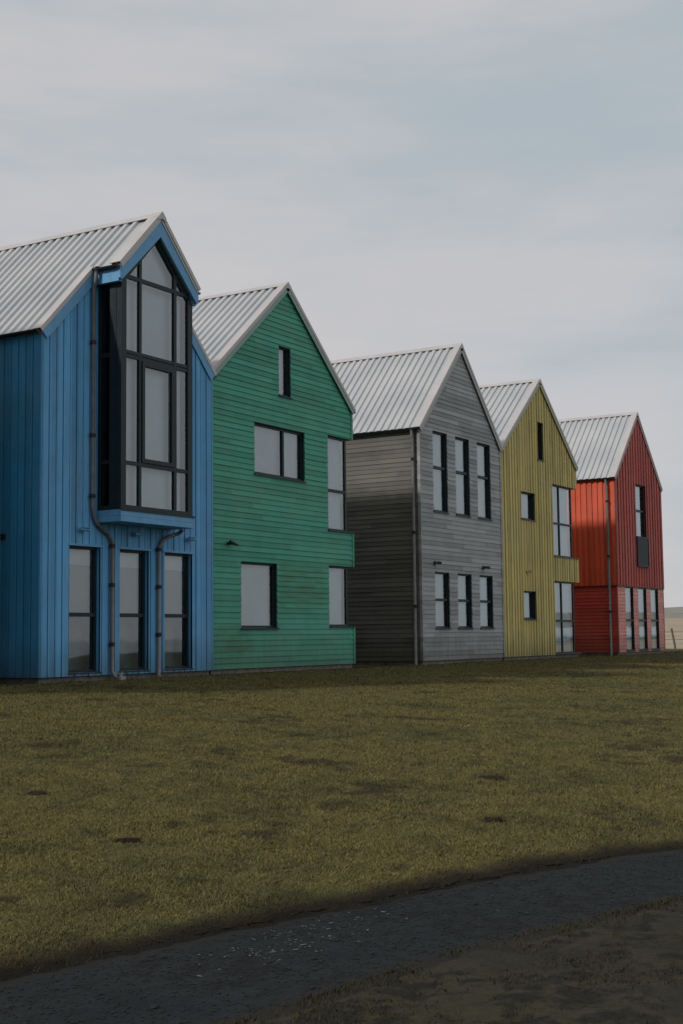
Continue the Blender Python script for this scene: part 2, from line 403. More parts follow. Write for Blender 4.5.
DEPTH = 9.
def house_shell(name, X0, Y0, W, ridge, eave, label, clad, mat, holes, side_hole, trim, low=None, side_mat=None, bay=None, zbase=.0):
    """root, walls, plinth, roof. ridge/eave: height of roof top at the ridge and at the eave tip"""
    h = empty(name, (X0, Y0, 0)); tag(h, label, 'house', 'gabled wooden houses in a row')
    ov = .065; half = W / 2 + ov
    slope = math.atan2(ridge - eave, half); cs = math.cos(slope)
    lift = .062 / cs                              # sheet base runs this far below the ridge cap top
    zr, ze = ridge - lift, eave - lift + .03
    slope = math.atan2(zr - ze, half)
    under = .075 / math.cos(slope)                # roof build-up
    wr = zr - under; we = ze + ov * math.tan(slope) - under
    F = lambda u, v, o: (u, -o, v)
    Lm = lambda u, v, o: (-o, u, v)
    Rm = lambda u, v, o: (W + o, u, v)
    Bm = lambda u, v, o: (u, DEPTH + o, v)
    hs = list(holes); side = list(side_hole)
    for nm, mp, wd, gab, hl, sd in (('front_wall', F, W, wr, hs, 1), ('side_wall', Lm, DEPTH, None, [], 2), ('side_wall', Rm, DEPTH, None, side, 3), ('back_wall', Bm, W, wr, [], 4)):
        mb = MB()
        clad(mb, wd, low if (low and nm) else zbase, we, gab, hl, mp, sd)
        # boarding behind the cladding so that no light leaks through the joints
        if nm == 'front_wall':
            for o in hs: reveals(mb, o, .13, mp, skip=('r',) if o[1] >= W else (), wmax=W)
        if sd == 3:
            for o in hl: reveals(mb, o, .18, mp, skip=('l',))
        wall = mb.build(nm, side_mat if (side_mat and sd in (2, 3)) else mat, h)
        if low and sd <= 3:
            m2 = MB(); hl2 = [o for o in hl]
            clad_across(m2, wd, zbase, low - .035, None, [(a, b, c, min(d, low)) for a, b, c, d in hl2 if c < low], (lambda u, v, o, mp=mp: mp(u, v, o - .012)), seed=sd)
            if nm == 'front_wall':
                for o in hl2:
                    if o[2] < low: reveals(m2, o, .13, mp)
            b2 = m2.build('lower_cladding', M['redlow'] if nm == 'front_wall' else M['redlowside'], h)
            m3 = MB()
            if sd == 1: m3.box(-.03, W + .03, -.035, -.001, low - .034, low - .002)
            if sd == 2: m3.box(-.035, -.001, .0, DEPTH, low - .034, low - .002)
            if sd == 3: m3.box(W + .001, W + .035, .0, DEPTH, low - .034, low - .002)
            m3.build('drip_flashing', M['gutter'], h)
    # corner posts close the joint between the walls
    for x, sx in ((0, -1), (W, 1)):
        z0 = zbase if not low else low
        segs = [(z0, we)]
        if x == W:
            for o in side: segs = cut(segs, o[2], o[3])
        def board(*q):
            mb = MB(); mb.box(*q); mb.build('corner_board', mat, h)
        xa, xb = sorted((x + sx * .026, x - sx * .05))
        for a, b in segs: board(xa, xb, -.027, .05, a, b - .01)
        if low: board(*sorted((x + sx * .008, x - sx * .045)), -.009, .045, zbase, low - .036)
        board(xa, xb, DEPTH - .05, DEPTH + .027, z0, we)
    p = MB(); p.box(.035, W - .035, .035, DEPTH - .035, -.45, zbase - .004)
    p.build('plinth', M['plinth'], h)
    f = MB(); f.box(.05, W - .05, .32, DEPTH - .05, 2.62, 2.86); f.build('upper_floor', M['floorwood'], h)
    # roof
    mb = MB()
    for sg in (-1, 1):
        roof_slope(mb, W / 2, zr, W / 2 + sg * half, ze, -.055, DEPTH + .06)
    if bay: bay_roof(mb, W, zr, slope, bay)
    rf = mb.build('roof', M['roof'], h)
    mb = MB(); ridge_cap(mb, W / 2, zr, slope, -.07 if not bay else -bay['d'] - .12, DEPTH + .07); ridge_end(mb, W / 2, zr, slope, -.08 if not bay else -bay['d'] - .128); mb.build('ridge_cap', M['flash'], rf)
    L = half / math.cos(slope)
    for sg in (-1, 1):
        mb = MB(); s0 = .02
        if bay: s0 = (bay['x1'] - bay['x0'] + .20) / 2 / math.cos(slope)
        strip_on_slope(mb, W / 2, zr, W / 2 + sg * half, ze, -.075, .11, s0, L + .01, .060, .072)
        mb.build('verge_flashing', M['flash'], rf)
        mb = MB(); strip_on_slope(mb, W / 2, zr, W / 2 + sg * half, ze, -.068, -.03, s0, L - .0, -.014, .17 if bay else .105)
        mb.build('bargeboard', trim, rf)
        mb = MB(); gutter(mb, W / 2 + sg * (half + .045), ze + .01, -.03, DEPTH + .02); mb.build('gutter', M['gutter'], rf)
    h['_'] = 0; del h['_']
    return h, dict(slope=slope, zr=zr, ze=ze, wr=wr, we=we, half=half)

def bay_roof(mb, W, zr, slope, bay):
    hw = (bay['x1'] - bay['x0']) / 2 + .10; L = hw / math.cos(slope)
    for sg in (-1, 1):
        xe = W / 2 + sg * hw; ze = zr - hw * math.tan(slope)
        roof_slope(mb, W / 2, zr, xe, ze, -bay['d'] - .10, -.0551, pitch=.4)

def downpipe(house, path, r=.034, brackets=(), shoe=None):
    mb = MB(); mb.tube(path, r, 12); p = mb.build('downpipe', M['pipe'], house, smooth=True)
    for (x, y, z) in brackets:
        b = MB(); b.tube([(x, y, z - .035), (x, y, z + .035)], r + .016, 12); b.box(x - r - .035, x + r + .035, y - .01, y + .012, z - .02, z + .02)
        b.build('bracket', M['pipedark'], p)
    return p

# ------------------------------------------------------------------ BLUE HOUSE
bx, by, bW = 17.032, 16.497, 4.85
bay = dict(x0=1.40, x1=3.50, d=.585, z0=2.735)
bl_open = [(.69, 1.50, .06, 2.29), (2.02, 2.85, .06, 2.29), (3.32, 4.18, .06, 2.29), (1.52, 3.38, 2.95, 7.0)]
def clad_blue(mb, wd, zb, ze, zr, hl, mp, sd): clad_up(mb, wd, zb, ze, zr, hl, mp, strips_groove(wd, seed=sd))
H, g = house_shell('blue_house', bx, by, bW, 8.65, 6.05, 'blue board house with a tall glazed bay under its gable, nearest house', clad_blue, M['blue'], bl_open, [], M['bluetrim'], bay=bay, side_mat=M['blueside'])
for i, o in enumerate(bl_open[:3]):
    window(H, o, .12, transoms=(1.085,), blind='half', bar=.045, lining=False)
    mb = MB(); mb.box(o[0] - .05, o[1] + .06, -.05, -.026, o[3] + .004, o[3] + .045); mb.build('window_head', M['bluetrim'], H)
# bay
mb = MB(); x0, x1, d, z0 = bay['x0'], bay['x1'], bay['d'], bay['z0']; y = -d; cx = bW / 2
fz = lambda x: g['zr'] - abs(x - cx) * math.tan(g['slope']) - .40           # underside of the bargeboards
fy0, fy1 = y, y + .07
def post(a, b, zb, dep=.07): mb.prism([(a, fy0, zb), (b, fy0, zb), (b, fy0, fz(b)), (a, fy0, fz(a))], (0, dep, 0))
zb = 2.95
post(x0 + .01, x0 + .15, zb, .12); post(x1 - .15, x1 - .01, zb, .12)
def yoff(v):
    global fy0; fy0 = v
fy0 = y + .006; post(1.915, 1.985, zb); post(2.93, 3.01, zb); fy0 = y + .002
mb.box(x0 + .15, x1 - .15, y + .003, y + .068, zb, zb + .09)
for (a, b) in ((7.20, 7.275), (5.735, 5.80), (5.815, 5.875), (3.775, 3.845)): mb.box(x0 + .15, x1 - .15, y + .009, y + .066, a, b)
for sg in (-1, 1):                                                       # sloping head members
    xa, xb = cx, cx + sg * (x1 - x0 - .3) / 2
    mb.prism([(xa, y + .012, fz(xa) + .02), (xb, y + .012, fz(xb) + .02), (xb, y + .012, fz(xb) - .09), (xa, y + .012, fz(xa) - .09)], (0, .05, 0))
a, b, c, e = 1.99, 2.925, 3.85, 5.73                                      # opening sash
for q in ((a, a + .075, c, e), (b - .075, b, c, e), (a + .075, b - .075, c, c + .075), (a + .075, b - .075, e - .085, e)): mb.box(q[0], q[1], y - .012, y + .055, q[2], q[3])
for xs in (x0, x1):                                                      # side frames
    s = 1 if xs == x0 else -1; xa, xb = sorted((xs + s * .004, xs + s * .06)); zt = 7.24
    mb.box(xa, xb, -.10, -.03, zb, zt)
    for (p, q) in ((zb, zb + .08), (zt - .07, zt), (5.74, 5.82), (3.79, 3.85)): mb.box(xa, xb, y + .12, -.10, p, q)
    mb.box(*sorted((xs + s * .002, xs + s * .05)), y + .12, y + .27, zb + .08, zt - .07)
BW = mb.build('bay_window', M['frame'], H)
mb = MB(); yp = y + .035
mb.poly((x0 + .1, yp, zb + .05), (x1 - .1, yp, zb + .05), (x1 - .1, yp, fz(x1 - .1)), (cx, yp, fz(cx)), (x0 + .1, yp, fz(x0 + .1)))
mb.build('pane', M['glass'], BW); mb = MB()
for xs in (x0 + .03, x1 - .03): mb.poly((xs, y + .06, zb + .04), (xs, -.05, zb + .04), (xs, -.05, 7.22), (xs, y + .06, 7.22))
mb.build('side_pane', M['smoked'], BW)
b2 = vertical_blind(x0 + .16, x1 - .16, zb + .08, 7.2, y + .2, .13); b2.prism([(x0 + .16, y + .2, 7.2), (x1 - .16, y + .2, 7.2), (cx, y + .2, fz(cx) - .05)], (0, .006, 0)); b2.build('blind', M['blind'], BW)
mb = MB()
mb.box(x0 - .012, x1 + .012, y - .018, -.03, z0 + .105, zb - .002); mb.box(x0 - .024, x1 + .024, y - .03, -.03, z0, z0 + .1)
mb.build('bay_base', M['bluetrim'], BW)
mb = MB(); mb.box(x0 - .02, x1 + .02, y - .035, y - .019, zb - .02, zb + .012); mb.build('sill', M['frame'], BW)
hw = (x1 - x0) / 2 + .10; zt = g['zr']; ta = math.tan(g['slope'])
for sg in (-1, 1):
    xe = cx + sg * hw; zl = zt - hw * ta
    mb = MB(); yb = y - .085
    mb.prism([(cx, yb, zt - .02), (xe, yb, zl - .02), (xe, yb, zl - .24), (xe - sg * .05, yb, zl - .27), (cx, yb, zt - .40)], (0, .05, 0))
    mb.build('bargeboard', M['bluetrim'], BW)
    mb = MB(); strip_on_slope(mb, cx, zt, xe, zl, y - .115, y + .14, .02, None, .060, .078); mb.build('verge_flashing', M['flash'], BW)
    mb = MB(); xa, xb = sorted((xe - sg * .012, xe - sg * .10)); mb.box(xa, xb, y - .034, -.03, zl - .29, zl - .065); mb.build('fascia', M['bluetrim'], BW)
    mb = MB(); gutter(mb, xe + sg * .04, zl - .015, y - .07, -.06, .05); mb.build('gutter', M['gutter'], BW)
# pipes on the blue house
zl = zt - hw * ta; gx = cx - hw - .07
p = [(gx, -.16, zl - .05), (gx, -.16, zl - .12)] + arc((gx, -.16, zl - .12), (gx, -.16, zl - .25), (1.215, -.095, zl - .38), 5)[1:] + [(1.215, -.09, 3.05)] + \
    arc((1.215, -.09, 3.05), (1.215, -.09, 2.78), (1.40, -.09, 2.66), 6)[1:] + arc((1.56, -.09, 2.58), (1.76, -.09, 2.50), (1.76, -.09, 2.3), 6) + [(1.76, -.09, .06), (1.79, -.17, -.06)]
downpipe(H, p, .036, [(1.215, -.09, 6.0), (1.215, -.09, 4.3), (1.215, -.09, 3.2), (1.76, -.09, 2.33), (1.76, -.09, 1.62), (1.76, -.09, .55)])
p = [(3.54, -.30, 2.73), (3.54, -.25, 2.68)] + arc((3.5, -.2, 2.64), (3.085, -.09, 2.56), (3.085, -.09, 2.3), 8) + [(3.085, -.09, -.08)]
downpipe(H, p, .036, [(3.085, -.09, 2.33), (3.085, -.09, 1.62), (3.085, -.09, .72)])
mb = MB(); mb.tube([(1.88, -.2, -.13), (1.88, -.2, .0), (1.91, -.23, .03)], .035, 10); mb.box(1.80, 1.94, -.26, -.14, -.13, -.03); mb.build('drain_gully', M['gully'], H)
for x in (.94, 2.38, 4.0): wall_light(H, x, 2.585, M['bluetrim'])
mb = MB(); mb.box(-.062, -.01, .78, .88, 2.39, 2.49); [mb.box(-.068, -.062, .79, .87, 2.40 + k * .018, 2.41 + k * .018) for k in range(5)]; mb.build('vent_grille', M['pipedark'], H)

# ------------------------------------------------------------------ GREEN HOUSE
gW = 5.63
go = [(2.507, 2.977, 6.020, 7.14), (1.547, 3.527, 4.170, 5.29), (1.037, 2.377, 0.845, 2.25)]
gc = [(4.525, gW + 1, 3.125, 5.37), (4.525, gW + 1, .875, 2.30)]
gs = [(-1, 1.15, o[2], o[3]) for o in gc]
def clad_green(mb, wd, zb, ze, zr, hl, mp, sd): clad_across(mb, wd, zb, ze, zr, hl, mp, seed=sd)
H, g = house_shell('green_house', 22.17, 16.719, gW, 8.65, 6.13, 'green house with lapped boards and two corner windows, beside the blue one', clad_green, M['green'], go + gc, gs, M['greentrim'])
window(H, go[0], .12, bar=.04); window(H, go[1], .12, mullions=(2.747,)); window(H, go[2], .12)
corner_window(H, gW, 4.525, gW - .17, gc[0][2], gc[0][3], 1.15, 4.08); corner_window(H, gW, 4.525, gW - .17, gc[1][2], gc[1][3], 1.15, None)
mb = MB(); mb.tube([(.54, -.03, 2.6), (.54, -.1, 2.6)], .035, 10); mb.tube([(.5, -.12, 2.63), (.56, -.13, 2.61), (.72, -.15, 2.57)], [.035, .04, .022], 10); mb.build('wall_light', M['pipedark'], H)

# ------------------------------------------------------------------ GREY HOUSE
yW = 4.91
ux = [(.73, 1.56), (2.05, 2.90), (3.40, 4.25)]
gro = [(a, b, 3.905, 6.04) for a, b in ux] + [(a, b, .84, 2.305) for a, b in ux]
def clad_grey(mb, wd, zb, ze, zr, hl, mp, sd): clad_across(mb, wd, zb, ze, zr, hl, mp, BOARD * 1.02, .013, seed=sd)
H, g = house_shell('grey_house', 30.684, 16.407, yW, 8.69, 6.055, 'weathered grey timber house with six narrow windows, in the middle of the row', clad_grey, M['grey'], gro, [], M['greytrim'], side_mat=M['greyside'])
for i, o in enumerate(gro): window(H, o, .115, transoms=(5.09 if i < 3 else 1.585,), bar=.045)
p = [(-.12, .16, 6.02), (-.11, .16, 5.9)] + arc((-.11, .16, 5.9), (-.11, .16, 5.8), (-.085, .15, 5.7), 4)[1:] + [(-.085, .15, -.12)]
downpipe(H, p, .04, [(-.085, .15, 5.2), (-.085, .15, 3.3), (-.085, .15, 1.4)])
wall_light(H, .70, 2.53, M['pipedark'], .16); wall_light(H, 3.62, 2.52, M['pipedark'], .24)

# ------------------------------------------------------------------ YELLOW HOUSE
zW = 5.854
yo = [(2.74, 3.18, 6.065, 7.25), (1.375, 2.41, 4.125, 4.96), (1.41, 2.33, 1.11, 1.95)]
yc = [(3.815, zW + 1, 3.10, 5.40), (3.79, zW + 1, .035, 2.32)]
ys = [(-1, 1.3, o[2], o[3]) for o in yc]
def clad_yel(mb, wd, zb, ze, zr, hl, mp, sd): clad_up(mb, wd, zb, ze, zr, hl, mp, strips_overlap(wd, .118, .078, sd, .024))
H, g = house_shell('yellow_house', 36.056, 16.593, zW, 8.64, 6.125, 'mustard yellow house of standing boards with large corner glazing, right of the grey one', clad_yel, M['yellow'], yo + yc, ys, M['yellowtrim'])
window(H, yo[0], .13, bar=.04, blind='none'); window(H, yo[1], .13, bar=.045); window(H, yo[2], .13, bar=.045)
corner_window(H, zW, 3.815, zW - .28, 3.10, 5.40, 1.3, 4.17, (4.52,)); corner_window(H, zW, 3.79, zW - .28, .035, 2.32, 1.3, 1.07, (4.55,))
wall_light(H, 1.66, 2.53, M['yellowtrim'], .14)

# ------------------------------------------------------------------ RED HOUSE
rW = 4.922
ro = [(2.04, 3.12, 3.07, 5.985)]
rl = [(.78, 1.60, .06, 2.262), (2.10, 2.98, .06, 2.262), (3.44, 4.29, .06, 2.262)]
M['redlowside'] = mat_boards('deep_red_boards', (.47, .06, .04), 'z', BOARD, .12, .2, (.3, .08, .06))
def clad_red(mb, wd, zb, ze, zr, hl, mp, sd):
    if sd in (2, 3): clad_up(mb, wd, zb, ze, zr, hl, mp, strips_overlap(wd, .11, .09, sd, .034))
    else: clad_up(mb, wd, zb, ze, zr, hl, mp, strips_overlap(wd, .165, .115, sd, .042))
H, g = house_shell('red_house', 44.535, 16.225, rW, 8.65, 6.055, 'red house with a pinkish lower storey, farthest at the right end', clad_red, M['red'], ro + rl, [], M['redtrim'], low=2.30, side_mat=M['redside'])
W1 = window(H, ro[0], .10, transoms=(5.05,), bar=.05)
for o in rl: window(H, o, .085, transoms=(1.11,), bar=.035)
mb = MB(); x0, x1 = ro[0][0] - .06, ro[0][1] + .06
mb.box(x0, x1, -.10, -.06, 4.06, 4.10); mb.box(x0, x1, -.10, -.06, 3.02, 3.06)
for x in (x0, x1 - .04): mb.box(x, x + .04, -.098, -.062, 3.06, 4.06)
for z in (3.2, 3.9):
    for x in (x0, x1 - .04): mb.box(x, x + .04, -.062, -.0, z, z + .05)
B = mb.build('balustrade', M['frame'], H)
mb = MB(); mb.box(x0 + .04, x1 - .04, -.085, -.075, 3.06, 4.06); mb.build('pane', M['smoked'], B)
p = [(-.12, .26, 6.02), (-.11, .26, 5.9)] + arc((-.11, .26, 5.9), (-.11, .26, 5.8), (-.095, .24, 5.7), 4)[1:] + [(-.095, .24, 3.2)]
downpipe(H, p + [(-.095, .24, -.12)], .042, [(-.095, .24, 5.2), (-.095, .24, 3.3), (-.095, .24, 1.4)])

# ------------------------------------------------------------------ ADDED HOUSE unseen at left: it keeps the sun off the blue side wall
M['render'] = mat_simple('grey_white_render', (.42, .41, .39), .85, 0, .1, 1.5)
no = [(1.0, 2.0, .9, 2.3), (4.2, 5.2, .9, 2.3), (1.0, 2.0, 4.0, 5.4), (4.2, 5.2, 4.0, 5.4)]
def clad_flat(mb, wd, zb, ze, zr, hl, mp, sd): clad_up(mb, wd, zb, ze, zr, hl, mp, [(0, wd / 2, .01), (wd / 2, wd, .01)])
H, g = house_shell('added_shade_house', 9.6, 16.9, 6.4, 9.2, 6.5, 'plain pale rendered house added outside the frame to shade the blue side wall', clad_flat, M['render'], no, [], M['greytrim'])
for o in no: window(H, o, .13)

# ------------------------------------------------------------------ GROUND
def path_edge(x):   # far (lawn side) edge of the path
    x = np.asarray(x, float)
    b = 4.98 - .10 * (x - 4) - .0275 * (x - 4) ** 2
    lin = 4.98 - .10 * 7 - .0275 * 49 - (.10 + .055 * 7) * (x - 11)
    a = 4.98 - .10 * (x - 4)
    return np.where(x > 11, lin, np.where(x < 4, a, b))
def path_w(x):
    return 1.30 + .12 * (fbm(np.asarray(x, float) * .6, np.zeros_like(np.asarray(x, float)), 31) - .5)
def edge_rag(x): return .26 * (fbm(x * 1.7, x * 0 + 3.3, 5, 5) - .5) + .09 * (fbm(x * 9, x * 0 + 1.3, 6, 3) - .5)

PZ = -1.0
def lawn_h(x, y):
    ye = path_edge(np.minimum(x, 20)); t = np.clip((y - ye) / (15.9 - ye), 0, 1)
    z = -.945 + .845 * (t + .12 * t * (1 - t))
    z = z + .05 * (fbm(x * .35, y * .35, 2) - .5) * np.clip((17.5 - y) / 3, 0.2, 1) + .035 * (fbm(x * 1.5, y * 1.5, 9) - .5) * np.clip((16 - y), 0.2, 1)
    z = z - .045 * np.exp(-np.clip(y - ye - edge_rag(x), 0, 9) / .07)
    z = z + .018 * (fbm(x * 7, y * 7, 19, 3) - .5)
    return z

SPOTS = [  # bare or dug patches seen in the lawn: x, y, rx, ry
]
def px_ground(px, py):
    """photo position -> lawn position (marching along the ray); used to read positions off the photograph"""
    f, pitch, roll, yaw, hc = CAM
    F = np.array([math.sin(yaw) * math.cos(pitch), math.cos(yaw) * math.cos(pitch), math.sin(pitch)])
    R0 = np.array([math.cos(yaw), -math.sin(yaw), 0]); U0 = np.cross(R0, F)
    c, s = math.cos(roll), math.sin(roll); R = c * R0 + s * U0; U = -s * R0 + c * U0
    d = F + R * (px - 341.5) / f + U * (512 - py) / f
    t = 4.
    while t < 80:
        P = np.array([0, 0, hc]) + d * t
        if P[2] < float(lawn_h(np.array([P[0]]), np.array([P[1]]))[0]): break
        t += .02
    return P[0], P[1]
CAM = (1353.2, .0923, -.0115, 1.0213, .6267)

for (px, py, rx, ry) in ((491, 778, .34, .2), (492, 820, .2, .14), (482, 830, .16, .08), (36, 794, .16, .10), (128, 840, .2, .15), (80, 850, .1, .1), (212, 833, .1, .08),
                         (400, 868, .14, .08), (605, 810, .1, .08), (290, 815, .12, .1), (352, 852, .16, .1), (66, 868, .1, .08), (270, 870, .09, .07), (60, 756, .3, .2), (675, 760, .4, .2),
                         (612, 745, .2, .12), (420, 765, .22, .1), (150, 765, .3, .16), (560, 770, .2, .1), (300, 735, .4, .2), (10, 900, .1, .1), (97, 700, .3, .2), (215, 700, .35, .15), (180, 880, .1, .06), (330, 790, .2, .1)):
    x, y = px_ground(px, py); SPOTS.append((x, y, rx, ry))
def bare(x, y):
    b = np.zeros_like(x)
    wob = 1.5 * (fbm(x * 4, y * 4, 41) - .5) + 1.5 * (fbm(x * 13, y * 13, 43) - .5)
    for sx, sy, rx, ry in SPOTS:
        d = np.sqrt(((x - sx) / rx) ** 2 + ((y - sy) / ry) ** 2)
        b = np.maximum(b, np.clip((.95 - d + wob) * .9, 0, .9))
    pat = fbm(x * 1.3, y * 1.3, 51) * .6 + fbm(x * 6, y * 6, 53) * .4
    b = np.maximum(b, .75 * np.clip((pat - .60) * 9, 0, 1))
    ye = path_edge(x) + edge_rag(x)
    b = np.maximum(b, np.clip(1.15 - (y - ye) / (.08 + .30 * fbm(x * 3.5, y * 3.5, 57) ** 1.5), 0, 1))
    b = np.maximum(b, np.clip((y - 16.12) * 5, 0, 1) * np.clip((fbm(x * 2.5, y * 2.5, 59) - .35) * 5, 0, .85))
    return b

def grid_mesh(name, X, Y, Z, mat, attr=None):
    n, m = X.shape; v = np.stack([X, Y, Z], -1).reshape(-1, 3)
    i = np.arange(n * m).reshape(n, m)
    q = np.stack([i[:-1, :-1], i[1:, :-1], i[1:, 1:], i[:-1, 1:]], -1).reshape(-1, 4)
    me = bpy.data.meshes.new(name); me.vertices.add(len(v)); me.vertices.foreach_set('co', v.ravel().astype(np.float32))
    me.loops.add(q.size); me.loops.foreach_set('vertex_index', q.ravel().astype(np.int32))
    me.polygons.add(len(q)); me.polygons.foreach_set('loop_start', np.arange(0, q.size, 4, dtype=np.int32)); me.polygons.foreach_set('loop_total', np.full(len(q), 4, np.int32))
    me.polygons.foreach_set('use_smooth', np.ones(len(q), bool))
    me.update(calc_edges=True); me.validate()
    if attr is not None:
        for k, a in attr.items():
            at = me.attributes.new(k, 'FLOAT', 'POINT'); at.data.foreach_set('value', a.ravel().astype(np.float32))
    me.materials.append(mat); o = bpy.data.objects.new(name, me); COL.objects.link(o); return o

def turf_colour(t):
    """shared colour field of turf and blades: dry straw-olive with greener drifts, greener close to the houses"""
    g = t.node('ShaderNodeNewGeometry'); P = g.outputs['Position']
    sep = t.node('ShaderNodeSeparateXYZ'); t.link(P, sep.inputs[0])
    flat = t.node('ShaderNodeCombineXYZ'); t.link(sep.outputs[0], flat.inputs[0]); t.link(sep.outputs[1], flat.inputs[1]); P2 = flat.outputs[0]
    a = t.noise(P2, .33, 5, .62); b = t.noise(P2, 2.3, 5, .65); c = t.noise(P2, 9, 4, .6)
    near = t.ramp(t.math('ADD', sep.outputs[1], t.math('MULTIPLY', a, 5.)), 13.5, 17.5)
    grn = t.math('MAXIMUM', t.ramp(t.math('ADD', t.math('MULTIPLY', a, .55), t.math('MULTIPLY', b, .45)), .47, .60), t.math('MULTIPLY', near, .45))
    col = t.mix(grn, TURF_DRY, TURF_GREEN)
    col = t.mix(t.math('MULTIPLY', t.ramp(t.math('ADD', t.math('MULTIPLY', b, .6), t.math('MULTIPLY', c, .4)), .50, .64), .75), col, TURF_BROWN)
    d = t.noise(t.scaled(P2, (1, 2.2, 1)), 4.2, 5, .7); col = t.mix(t.math('MULTIPLY', t.ramp(d, .56, .68), .5), col, (.040, .033, .018))
    col = t.mix(t.math('MULTIPLY', t.ramp(d, .45, .33), .45), col, (.15, .135, .06))
    k = t.math('MULTIPLY_ADD', c, .8, .6)
    cm = t.node('ShaderNodeCombineXYZ'); [t.link(k, cm.inputs[i]) for i in range(3)]
    col = t.mix(1., col, cm.outputs[0], 'MULTIPLY')
    at = t.node('ShaderNodeAttribute', attribute_name='bare')
    return col, at.outputs['Fac'], P
TURF_DRY = (.172, .143, .052); TURF_GREEN = (.108, .110, .042); TURF_BROWN = (.096, .076, .036)
t = NT('mossy_turf'); col, ba, P = turf_colour(t)
col = t.mix(1., col, (.62, .62, .62), 'MULTIPLY')
col = t.mix(ba, col, (.022, .017, .012)); t.link(col, t.bsdf.inputs['Base Color']); t.bsdf.inputs['Roughness'].default_value = .95; t.bsdf.inputs['Specular IOR Level'].default_value = .1
t.bump(t.noise(P, 45, 4, .7), .8, .02); M['turf'] = t.m
t = NT('short_grass'); col, ba, P = turf_colour(t)
at = t.node('ShaderNodeAttribute', attribute_name='rnd'); k = t.math('MULTIPLY_ADD', at.outputs['Fac'], .3, .85)
cm = t.node('ShaderNodeCombineXYZ'); [t.link(k, cm.inputs[i]) for i in range(3)]
col = t.mix(1., col, cm.outputs[0], 'MULTIPLY'); col = t.mix(t.math('MULTIPLY', ba, .85), col, (.022, .018, .011))
t.link(col, t.bsdf.inputs['Base Color']); t.bsdf.inputs['Roughness'].default_value = .8; t.bsdf.inputs['Specular IOR Level'].default_value = .15; M['blade'] = t.m

def mat_ground(name, cols, scale, bump=.02, rough=.95, dark=None):
    t = NT(name); g = t.node('ShaderNodeNewGeometry'); P = g.outputs['Position']
    a = t.noise(P, scale, 6, .65); b = t.noise(P, scale * 9, 5, .7); c = t.noise(P, scale * .25, 4)
    col = t.mix(t.ramp(a, .35, .65), cols[0], cols[1]); col = t.mix(t.ramp(c, .42, .66), col, cols[2])
    if dark: col = t.mix(t.math('MULTIPLY', t.ramp(t.math('ADD', t.math('MULTIPLY', a, .5), t.math('MULTIPLY', t.noise(P, 7, 5), .5)), .49, .56), .85), col, dark)
    k = t.math('MULTIPLY_ADD', b, 1.1, .45); cm = t.node('ShaderNodeCombineXYZ'); [t.link(k, cm.inputs[i]) for i in range(3)]
    col = t.mix(1., col, cm.outputs[0], 'MULTIPLY')
    t.link(col, t.bsdf.inputs['Base Color']); t.bsdf.inputs['Roughness'].default_value = rough; t.bsdf.inputs['Specular IOR Level'].default_value = .2
    t.bump(b, .9, bump); return t.m
def path_mat():
    m = mat_ground('dark_cinder_path', ((.0085, .0115, .013), (.019, .0225, .0245), (.0115, .0145, .016)), 1.3, .016, .9, (.006, .007, .0075))
    t = m.node_tree; n = t.nodes; b = n['Principled BSDF']; src = b.inputs['Base Color'].links[0].from_socket
    at = n.new('ShaderNodeAttribute'); at.attribute_name = 'edge'
    g = n.new('ShaderNodeNewGeometry'); nz = n.new('ShaderNodeTexNoise'); nz.inputs['Scale'].default_value = 5.; nz.inputs['Detail'].default_value = 6; nz.inputs['Roughness'].default_value = .7
    t.links.new(g.outputs['Position'], nz.inputs['Vector'])
    ma = n.new('ShaderNodeMath'); ma.operation = 'ADD'; t.links.new(at.outputs['Fac'], ma.inputs[0]); t.links.new(nz.outputs['Fac'], ma.inputs[1])
    mr = n.new('ShaderNodeMapRange'); mr.inputs[1].default_value = .98; mr.inputs[2].default_value = 1.25; t.links.new(ma.outputs[0], mr.inputs[0])
    mx = n.new('ShaderNodeMix'); mx.data_type = 'RGBA'; t.links.new(mr.outputs[0], mx.inputs[0]); t.links.new(src, mx.inputs[6]); mx.inputs[7].default_value = (.017, .014, .010, 1)
    t.links.new(mx.outputs[2], b.inputs['Base Color']); return m
M['path'] = path_mat(); M['crumb'] = mat_ground('crumbly_soil', ((.020, .016, .011), (.036, .029, .018), (.028, .024, .013)), 9, .02)
M['soil'] = mat_ground('dark_soil', ((.011, .009, .007), (.02, .016, .011), (.016, .014, .009)), 6, .03)
M['mud'] = mat_ground('worn_muddy_grass', ((.022, .020, .015), (.036, .031, .021), (.042, .038, .018)), 1.8, .03, .95, (.010, .009, .007))
M['field'] = mat_ground('straw_field', ((.30, .23, .16), (.38, .29, .20), (.34, .27, .17)), .12, .05)
t = NT('pasture'); g_ = t.node('ShaderNodeNewGeometry'); P = g_.outputs['Position']; sp_ = t.node('ShaderNodeSeparateXYZ'); t.link(P, sp_.inputs[0])
a_ = t.noise(P, .12, 6, .65); b_ = t.noise(P, 1.1, 5, .7)
straw = t.mix(t.ramp(a_, .35, .65), (.27, .215, .15), (.36, .285, .20)); grn_ = t.mix(t.ramp(a_, .35, .65), (.035, .04, .02), (.06, .058, .025))
k_ = t.math('MULTIPLY', t.ramp(t.math('ADD', sp_.outputs[0], t.math('MULTIPLY', a_, 8.)), 58, 66), t.ramp(sp_.outputs[1], -12, 2))
col = t.mix(k_, grn_, straw); k_ = t.math('MULTIPLY_ADD', b_, .8, .6); cm = t.node('ShaderNodeCombineXYZ'); [t.link(k_, cm.inputs[i]) for i in range(3)]
t.link(t.mix(1., col, cm.outputs[0], 'MULTIPLY'), t.bsdf.inputs['Base Color']); t.bsdf.inputs['Roughness'].default_value = .95; M['field'] = t.m
